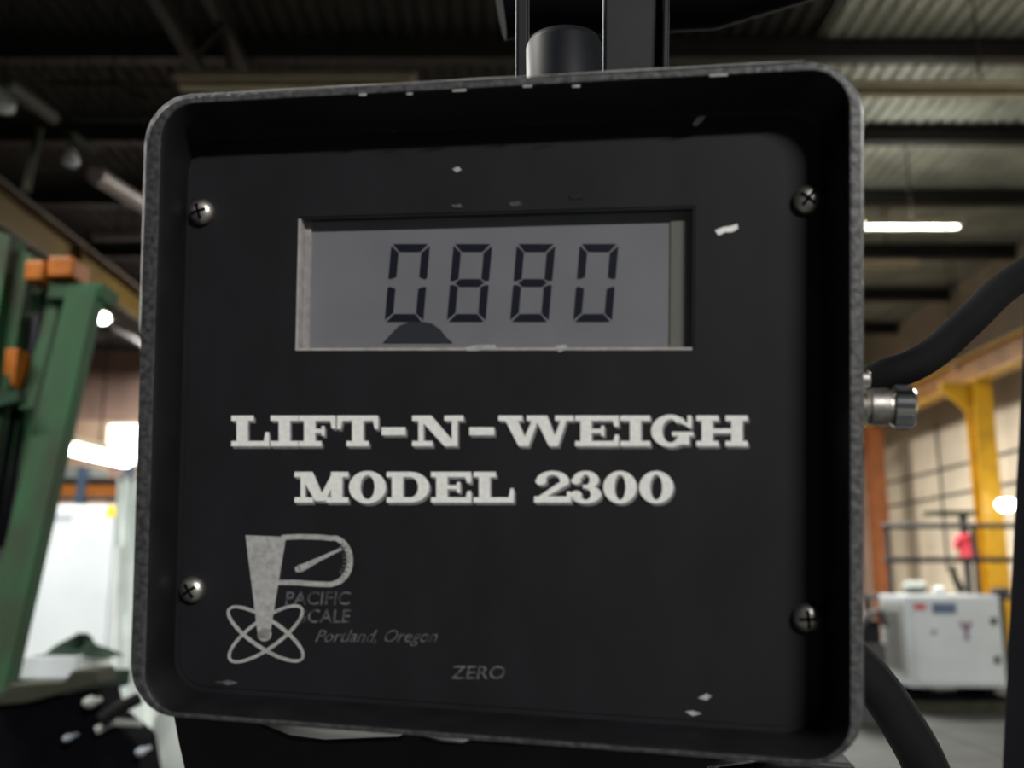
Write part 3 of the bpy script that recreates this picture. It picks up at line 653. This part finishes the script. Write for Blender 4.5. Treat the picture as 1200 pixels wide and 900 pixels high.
# ---- slab-serif lettering, glyphs drawn as bars, polygons and elliptic bands in a unit-high box
def arc(cx, cy, rx, ry, tx, ty, a0, a1, n=20):
    A = [math.radians(a0+(a1-a0)*i/n) for i in range(n+1)]
    res = []
    for i in range(n):
        a, b = A[i], A[i+1]
        res.append([(cx+rx*math.cos(a), cy+ry*math.sin(a)), (cx+rx*math.cos(b), cy+ry*math.sin(b)), (cx+(rx-tx)*math.cos(b), cy+(ry-ty)*math.sin(b)), (cx+(rx-tx)*math.cos(a), cy+(ry-ty)*math.sin(a))])
    return res
def R(x0, y0, x1, y1): return [(x0, y0), (x1, y0), (x1, y1), (x0, y1)]
SF, ST = .17, .36
def glyph(ch, w):
    s, t_ = SF, ST
    if ch == 'I': m_ = w/2; return [R(0,0,w,s), R(0,1-s,w,1), R(m_-t_/2,0,m_+t_/2,1)]
    if ch == 'L': return [R(0,0,w,s), R(0,1-s,.72,1), R(.17,0,.17+t_,1), [(w-.20,0),(w,0),(w,.46),(w-.11,.46)]]
    if ch == 'F': return [R(0,0,.74,s), R(0,1-s,w,1), R(.17,0,.17+t_,1), R(.4,.43,.78,.57), [(w-.12,.58),(w,.58),(w,1),(w-.2,1)], R(.74,.34,.84,.66)]
    if ch == 'E': return [R(0,0,w,s), R(0,1-s,w,1), R(.17,0,.17+t_,1), R(.4,.43,.86,.57), [(w-.14,.64),(w,.64),(w,1),(w-.24,1)], [(w-.22,0),(w,0),(w,.38),(w-.12,.38)], R(.84,.33,.95,.67)]
    if ch == 'T': m_ = w/2; return [R(m_-.36,0,m_+.36,s), R(0,1-s,w,1), R(m_-t_/2,0,m_+t_/2,1), [(0,.56),(.11,.56),(.2,1),(0,1)], [(w,.56),(w-.11,.56),(w-.2,1),(w,1)]]
    if ch == '-': return [R(0,.36,w,.62)]
    if ch == 'H': return [R(0,0,.72,s), R(0,1-s,.72,1), R(w-.72,0,w,s), R(w-.72,1-s,w,1), R(.17,0,.17+t_,1), R(w-.17-t_,0,w-.17,1), R(.3,.42,w-.3,.58)]
    if ch == 'N': return [R(0,0,.66,s), R(0,1-s,.55,1), R(w-.62,1-s,w,1), R(.2,0,.36,1), R(w-.38,0,w-.2,1), [(.14,1),(.62,1),(w-.2,0),(w-.62,0)]]
    if ch == 'M': return [R(0,0,.6,s), R(0,1-s,.5,1), R(w-.72,0,w,s), R(w-.5,1-s,w,1), R(.2,0,.34,1), R(w-.2-t_,0,w-.2,1), [(.14,1),(.58,1),(w/2+.12,.05),(w/2-.20,.05)], [(w-.5,1),(w-.3,1),(w/2+.12,.05),(w/2-.12,.05)]]
    if ch == 'W': return [R(0,1-s,.78,1), R(w/2-.3,1-s,w/2+.38,1), R(w-.6,1-s,w,1), [(.14,1),(.56,1),(.98,0),(.66,0)], [(w/2-.06,1),(w/2+.36,1),(w-.48,0),(w-.80,0)],
                          [(w/2-.06,1),(w/2+.12,1),(.98,0),(.72,0)], [(w-.36,1),(w-.18,1),(w-.50,0),(w-.74,0)]]
    if ch == 'O': return arc(w/2, .5, w/2, .53, .36, .14, 0, 360, 40)
    if ch == '0': return arc(w/2, .5, w/2, .53, .36, .12, 0, 360, 40)
    if ch == 'D': return [R(0,0,.6,s), R(0,1-s,.6,1), R(.17,0,.17+t_,1)] + arc(w-.62, .5, .62, .5, .36, SF, -90, 90, 24) + [R(.4,0,w-.6,s), R(.4,1-s,w-.6,1)]
    if ch == 'G': return arc(w/2-.05, .5, w/2-.05, .53, .36, .15, 40, 330, 34) + [R(w-.18,.60,w-.04,1), [(w-.45,.86),(w-.04,.72),(w-.04,.60),(w-.40,.74)], R(w-.68,.33,w+.02,.47), R(w-.46,.05,w-.12,.45)]
    if ch == '2': return arc(w/2, .70, w/2-.06, .33, .30, .13, -20, 165, 22) + [[(w-.42,.64),(w-.08,.60),(.42,.20),(.02,.12)], R(0,0,w,.2), [(.0,0),(.0,.14),(.3,.26),(.5,.1)], R(w-.13,.0,w,.36)] + arc(.22, .70, .18, .13, .18, .13, 0, 360, 14)
    if ch == '3': return arc(w/2-.02, .74, w/2-.10, .29, .30, .12, -80, 160, 22) + arc(w/2-.02, .27, w/2-.02, .30, .34, .12, -165, 85, 22) + arc(.2, .72, .16, .12, .16, .12, 0, 360, 14) + arc(.2, .26, .18, .13, .18, .13, 0, 360, 14) + [R(.42,.46,w/2+.2,.58)]
    return []
def line_of(items, ytop, ybase, label):
    """items: (char, x0, x1) in pixels"""
    hpx = ybase-ytop
    for zz0, zz1 in ((.0007, .0010),):
        q = MB()
        for ch, x0, x1 in items:
            w_ = (x1-x0)/hpx
            for i_, poly in enumerate(glyph(ch, w_)):
                q.prism([F(x0+px_*hpx, ybase-py_*hpx, zz1) for px_, py_ in poly], zz0, zz1+i_*4e-6)
        last = q.build('lettering', M['white_print'], box, label=label)
    q = MB()
    for ch, x0, x1 in items:
        w_ = (x1-x0)/hpx
        for i_, poly in enumerate(glyph(ch, w_)): q.prism([F(x0+2.2+a*hpx, ybase+2.8-b*hpx, .0007) for a, b in poly], .00041, .0006+i_*2e-6)
    q.build('lettering_shadow', M['shade_print'], last)  # offset grey copy puts the letters' doubled shadow in as print
line_of([('L',271,315),('I',317,349),('F',350,393),('T',395,443),('-',447,475),('N',483,543),('-',550,579),('W',584,672),('E',674,725),('I',727,762),('G',763,812),('H',816,876)], 487, 523, 'upper line of white slab-serif lettering')
line_of([('M',345,408),('O',409,452),('D',453,503),('E',505,552),('L',555,602),('2',626,669),('3',668,706),('0',707,746),('0',749,789)], 553, 589, 'lower line of white slab-serif lettering with number 2300')

def text(s, x0, y0, x1, y1, m, label, shear=0.0, off=0.0, parent=None, bold=0.0):
    """built-in sans text fitted into the pixel box (x0,y0 top-left; x1,y1 bottom-right)"""
    cu = bpy.data.curves.new('t', 'FONT'); cu.body = s; cu.shear = shear; cu.offset = bold; cu.resolution_u = 3
    to = bpy.data.objects.new('t', cu); C.objects.link(to); bpy.context.view_layer.update()
    me = bpy.data.meshes.new_from_object(to.evaluated_get(bpy.context.evaluated_depsgraph_get())); bpy.data.objects.remove(to)
    xs_ = [v.co.x for v in me.vertices]; ys_ = [v.co.y for v in me.vertices]
    mx, Mx, my, My = min(xs_), max(xs_), min(ys_), max(ys_)
    for v_ in me.vertices:
        a, b = F(x0+(v_.co.x-mx)/(Mx-mx)*(x1-x0), y1-(v_.co.y-my)/(My-my)*(y1-y0), .0007); v_.co = (a, b, .0007+off)
    me.materials.clear(); me.materials.append(m)
    o = bpy.data.objects.new('lettering', me); C.objects.link(o); o.parent = parent or box; o['label'] = label
    return o
text('PACIFIC', 334, 693, 411, 709, M['faint_print'], 'worn silver lettering, upper of two lines beside the emblem', .12, bold=.012)
text('SCALE', 350, 714, 411, 730, M['faint_print'], 'worn silver lettering SCALE under the emblem dial', .12, bold=.012)
text('Portland, Oregon', 369, 738, 513, 757, M['faint_print'], 'faint small slanted place name lettering', .45, bold=.004)
z1 = text('ZERO', 528, 780, 592, 796, M['faint_print'], 'small outlined lettering ZERO', .15, bold=.012)

# ---- emblem: tapering stem, dial bowl with needle, crossed orbits
def ribbon(pts, wd, z0=.0005, z1=.0008, q=None, taper=None):
    q = q or MB(); L = [Vector((*F(x, y, z1), 0)) for x, y in pts]; n = len(L)
    ws = wd if isinstance(wd, (list, tuple)) else [wd]*n
    lo = []; hi = []
    for i in range(n):
        d = (L[min(i+1, n-1)]-L[max(i-1, 0)]).normalized(); nn_ = Vector((-d.y, d.x, 0)); k = ws[i]*.5*.000292
        lo.append(L[i]-nn_*k); hi.append(L[i]+nn_*k)
    for i in range(n-1):
        q.prism([(lo[i].x, lo[i].y), (lo[i+1].x, lo[i+1].y), (hi[i+1].x, hi[i+1].y), (hi[i].x, hi[i].y)], z0, z1)
    return q
q = MB(); q.prism([F(289,627), F(336,629), F(316.5,748), F(304,748)], .0005, .0009)
em = q.build('emblem', M['silver_print'], box, label='silver emblem of a tapering letter P over an atom')
bowl = [(330,630),(350,629),(375,629.5),(388,631)]+[(388+22*math.sin(a)+0, 657-27*math.cos(a)) for a in [i*PI/16 for i in range(1, 16)]]+[(388,685),(370,684.5),(350,683),(326,682.5)]
bw = [6]*4+[6+1.5*math.sin(i*PI/15) for i in range(15)]+[6]*4
ribbon(bowl, bw).build('dial_outline', M['silver_print'], em)
q = MB(); ribbon([(350,667),(356,664.5),(375,655),(400,643)], [9,8,5,3], q=q)
ribbon([(346,668),(352,666)], [5,10], q=q); q.build('needle', M['silver_print'], em)
q = MB()
for a in (-52, -38, -24, -10, 4, 18, 32, 46):
    r_ = math.radians(a); ribbon([(389+13*math.cos(r_), 657+17*math.sin(r_)), (389+21*math.cos(r_), 657+26*math.sin(r_))], 2.0, q=q)
q.build('dial_ticks', M['faint_print'], em)
for ang, oz in ((38, .0010), (-40, .00112)):
    r_ = math.radians(ang); pts = []
    for i in range(49):
        a = 2*PI*i/48; x, y = 54*math.cos(a), 18*math.sin(a); pts.append((311+(x*math.cos(r_)-y*math.sin(r_))*1.0, 743+(x*math.sin(r_)+y*math.cos(r_))*.88))
    ribbon(pts, [3.2+1.0*math.sin(2*PI*i/48)**2 for i in range(49)], z1=oz).build('orbit', M['silver_print'], em)
q = MB(); q.prism([F(311+8*math.cos(a), 743+8*math.sin(a)) for a in [2*PI*i/16 for i in range(16)]][::-1], .0005, .0009); q.build('nucleus', M['silver_print'], em)

# screws
def screw(px, py, r, ang, sx=1.0):
    a, b = F(px, py, .0025); q = MB()
    rs = [(r*1.0, .0004), (r*1.02, .0012), (r*.92, .0024), (r*.66, .0034), (r*.3, .0039), (.00001, .0040)]
    n = 24
    for rr_, z in rs: q.v += [Vector((a+rr_*math.cos(2*PI*i/n), b+rr_*math.sin(2*PI*i/n), z)) for i in range(n)]
    for k in range(len(rs)-1): q.f += [(k*n+i, k*n+(i+1) % n, (k+1)*n+(i+1) % n, (k+1)*n+i) for i in range(n)]
    s = q.build('screw', M['steel'], box, smooth=True)
    c, s_ = math.cos(ang), math.sin(ang); sl = MB()
    for (c_, s2) in ((c, s_), (-s_, c)):
        L_, w_ = r*.6, r*.11
        sl.prism([(a+c_*L_-s2*w_, b+s2*L_+c_*w_), (a-c_*L_-s2*w_, b-s2*L_+c_*w_), (a-c_*L_+s2*w_, b-s2*L_-c_*w_), (a+c_*L_+s2*w_, b+s2*L_-c_*w_)], .0028, .00405)
    sl.build('cross_slot', M['black_paint'], s)
for px, py, a in ((234, 248, .3), (947, 233, .9), (223, 692, .6), (947, 725, .1)): screw(px, py, .0047, a)

# paint chips on the face
def chip(name, pts, m='white_print', z=.0005):
    q = MB(); q.prism([F(x, y, z+.0002) for x, y in pts], z, z+.0002); q.build(name, M[m], box)
chip('paint_chip', [(838,270),(848,266),(856,265),(864,262),(865,268),(858,272),(850,272),(842,276)][::-1])
chip('paint_chip', [(811,146),(817,138),(824,131),(828,134),(824,141),(816,148)][::-1], 'silver_print')
chip('paint_chip', [(530,198),(537,195),(541,199),(535,202)][::-1], 'silver_print')
chip('paint_chip', [(596,238),(608,235),(612,240),(600,242)][::-1], 'faint_print')
chip('paint_chip', [(529,240),(540,239),(541,243),(531,243)][::-1], 'faint_print')
chip('paint_chip', [(667,229),(680,226),(684,232),(670,234)][::-1], 'segment')
chip('paint_chip', [(455,146),(466,143),(469,151),(460,155)][::-1], 'faint_print')
chip('paint_chip', [(545,407),(560,404),(580,404),(581,408),(560,411),(547,411)][::-1], 'silver_print')
chip('paint_chip', [(650,405),(664,404),(665,409),(655,413)][::-1], 'silver_print')
chip('paint_chip', [(252,799),(268,797),(279,800),(268,803)][::-1], 'faint_print')
chip('paint_chip', [(818,818),(828,813),(834,816),(828,821)][::-1], 'silver_print')
chip('paint_chip', [(803,834),(812,833),(822,836),(812,839)][::-1], 'silver_print')
chip('paint_chip', [(970,573),(981,571),(985,576),(975,578)][::-1], 'faint_print', .001)
# nicks along the top lip
for x, y, l in ((538, 106, 18), (618, 101, 12), (675, 101, 10), (480, 110, 8), (425, 111, 10), (842, 88, 22)):
    q = MB(); a, b = F(x, y, LIP+.0003); q.box(a-l*.00013, b-.0004, LIP+.0001, a+l*.00013, b+.0004, LIP+.0004); q.build('lip_nick', M['silver_print'], box, bevel=.0002)
# connector on the right side of the box
xe = oR[2]; _, yc = F(1040, 477, -.012)
zc_ = -.013
def lathe_x(prof, name, m, parent, n=24, yc=yc, zc=zc_):
    q = MB()
    for x, r in prof: q.v += [Vector((x, yc+r*math.cos(2*PI*i/n), zc+r*math.sin(2*PI*i/n))) for i in range(n)]
    for k in range(len(prof)-1): q.f += [(k*n+i, k*n+(i+1) % n, (k+1)*n+(i+1) % n, (k+1)*n+i) for i in range(n)]
    q.f += [tuple(range(n))[::-1], tuple((len(prof)-1)*n+i for i in range(n))]
    return q.build(name, m, parent, smooth=True)
cn = lathe_x([(xe-.002,.0078),(xe+.0035,.0078),(xe+.0045,.0066),(xe+.0050,.0062)], 'connector', M['chrome'], box)
lathe_x([(xe+.004,.0052),(xe+.0065,.0058),(xe+.0068,.0062),(xe+.0120,.0062),(xe+.0125,.0052)], 'coupling_ring', M['steel'], cn)
lathe_x([(xe+.012,.0050),(xe+.0138,.0068),(xe+.0195,.0068),(xe+.0203,.0060),(xe+.0203,.0040)], 'barrel', M['chrome'], cn)
for i in range(12):
    a = 2*PI*i/12; y, z = yc+.0068*math.cos(a), zc_+.0068*math.sin(a)
    MB().box(xe+.0142, y-.0005, z-.0005, xe+.0190, y+.0005, z+.0005).build('knurl', M['chrome'], cn)
_, y2 = F(1030, 445, -.012)
lathe_x([(xe-.002,.0030),(xe+.006,.0030),(xe+.0064,.0026)], 'stud', M['steel'], cn, yc=y2)

# ------------------------------------------------------------------ things around the indicator
def tagt(o, *a): return tag(o, *a)
# black cable
def smooth_path(P, n=8):
    out = []
    for i in range(len(P)-1):
        p0, p1, p2, p3 = P[max(i-1,0)], P[i], P[i+1], P[min(i+2, len(P)-1)]
        for j in range(n):
            t = j/n; out.append(.5*((2*p1)+(p2-p0)*t+(2*p0-5*p1+4*p2-p3)*t*t+(3*p1-p0-3*p2+p3)*t**3))
    return out+[P[-1]]
P = [atz(x, y, z) for x, y, z in ((960, 470, .40), (1000, 455, .385), (1035, 440, .38), (1070, 428, .38), (1100, 409, .385), (1140, 372, .39), (1180, 335, .40), (1240, 300, .42), (1330, 270, .47))]
tag(MB().tube(smooth_path(P), .0062, 20).build('cable', M['rubber'], smooth=True), 'thick black rubber cable curving up right from the box', 'cable')
# hose at lower right
P = [atz(x, y, z) for x, y, z in ((985, 760, .46), (1020, 795, .45), (1052, 840, .44), (1085, 900, .43), (1110, 980, .43), (1120, 1150, .45))]
tag(MB().tube(smooth_path(P), .0095, 20).build('hose', M['rubber'], smooth=True), 'dark rubber hose dropping from behind the box\'s lower right corner', 'hose')
# guard frame: post at the right edge, bar overhead
t = thing('overhead_guard', 'black cab guard with a post at the right edge and bar overhead', 'cab guard', (.45, .8, 0))
A = at(1232, 400, .80); B = at(1210, 900, .80); d = (A-B).normalized()
top = A+d*.55; bot = B-d*((B.z-.012)/d.z)
wq = 26/FPX*.8
lb(t, MB().bar(bot+Vector((wq*.55,0,0)), top+Vector((wq*.55,0,0)), .045, .05), 'post', M['black_paint'], bevel=.006)
bz = at(720, 20, .62).z
lb(t, MB().tube([at(585, 2, .62)+Vector((0,0,0)), at(640, -8, .62), at(700, -4, .62), at(830, -10, .62), at(1000, -60, .62), top+Vector((wq*.55,0,-.01))], .026, 16), 'crossbar', M['black_paint'], smooth=True)
# bracket above the box
def zp(x, y, z): return atz(x, y, z)
t = thing('mounting_bracket', 'dark grey mounting bracket rising behind the top of the box', 'bracket', zp(680, 120, .40))
A, B = zp(663, 170, .40), zp(661, 48, .405)
d = (B-A).normalized()
lb(t, MB().tube([A, B-d*.003, B, B+d*.002], [.0155, .0155, .0140, .010], 28), 'stub_post', M['grey_paint'], smooth=True)
A, B = zp(742, 170, .42), zp(742, -60, .43)
lb(t, MB().bar(A, B, .026, .006), 'plate', M['grey_paint'], bevel=.0015)
lb(t, MB().bar(zp(776, 170, .415), zp(779, -30, .425), .003, .012), 'plate_flange', M['steel'] if False else M['grey_paint'], bevel=.001)
lb(t, MB().bar(zp(612, 170, .43), zp(612, -60, .44), .006, .01), 'side_rod', M['grey_paint'], bevel=.0015)
lb(t, MB().bar(zp(600, 150, .42), zp(790, 150, .42), .02, .02, Vector((0,0,1))), 'cross_plate', M['grey_paint'])
# console below the box
t = thing('console_housing', 'dark plastic console housing directly under the black box', 'console', zp(600, 960, .36))
edge = [(214,1200),(216,905),(208,870),(202,838),(212,829),(300,838),(308,850),(340,863),(380,868),(425,866),(468,864),(474,858),(492,859),(498,864),(520,869),(542,870),(550,866),(570,868),(700,876),(840,888),(950,892),(1000,896),(1012,915),(1020,1200)]
q = MB(); Aq = [zp(x, y, .385) for x, y in edge]; Bq = [p+FW*.03 for p in Aq]; n = len(edge)
q.add(Aq+Bq, [tuple(range(n))[::-1], tuple(range(n, 2*n))]+[(i, (i+1) % n, n+(i+1) % n, n+i) for i in range(n)])
lb(t, q, 'shell', M['console'], bevel=.0015)
Aq = zp(600, 1200, .40)
lb(t, MB().bar(Aq, Vector((Aq.x, Aq.y+.05, .012)), .12, .10), 'pedestal', M['console'], bevel=.01)
lb(t, MB().tube([zp(830, 905, .345), zp(900, 896, .345), zp(950, 898, .345)], .0016, 10), 'rim_bead', M['grey_paint'], smooth=True)
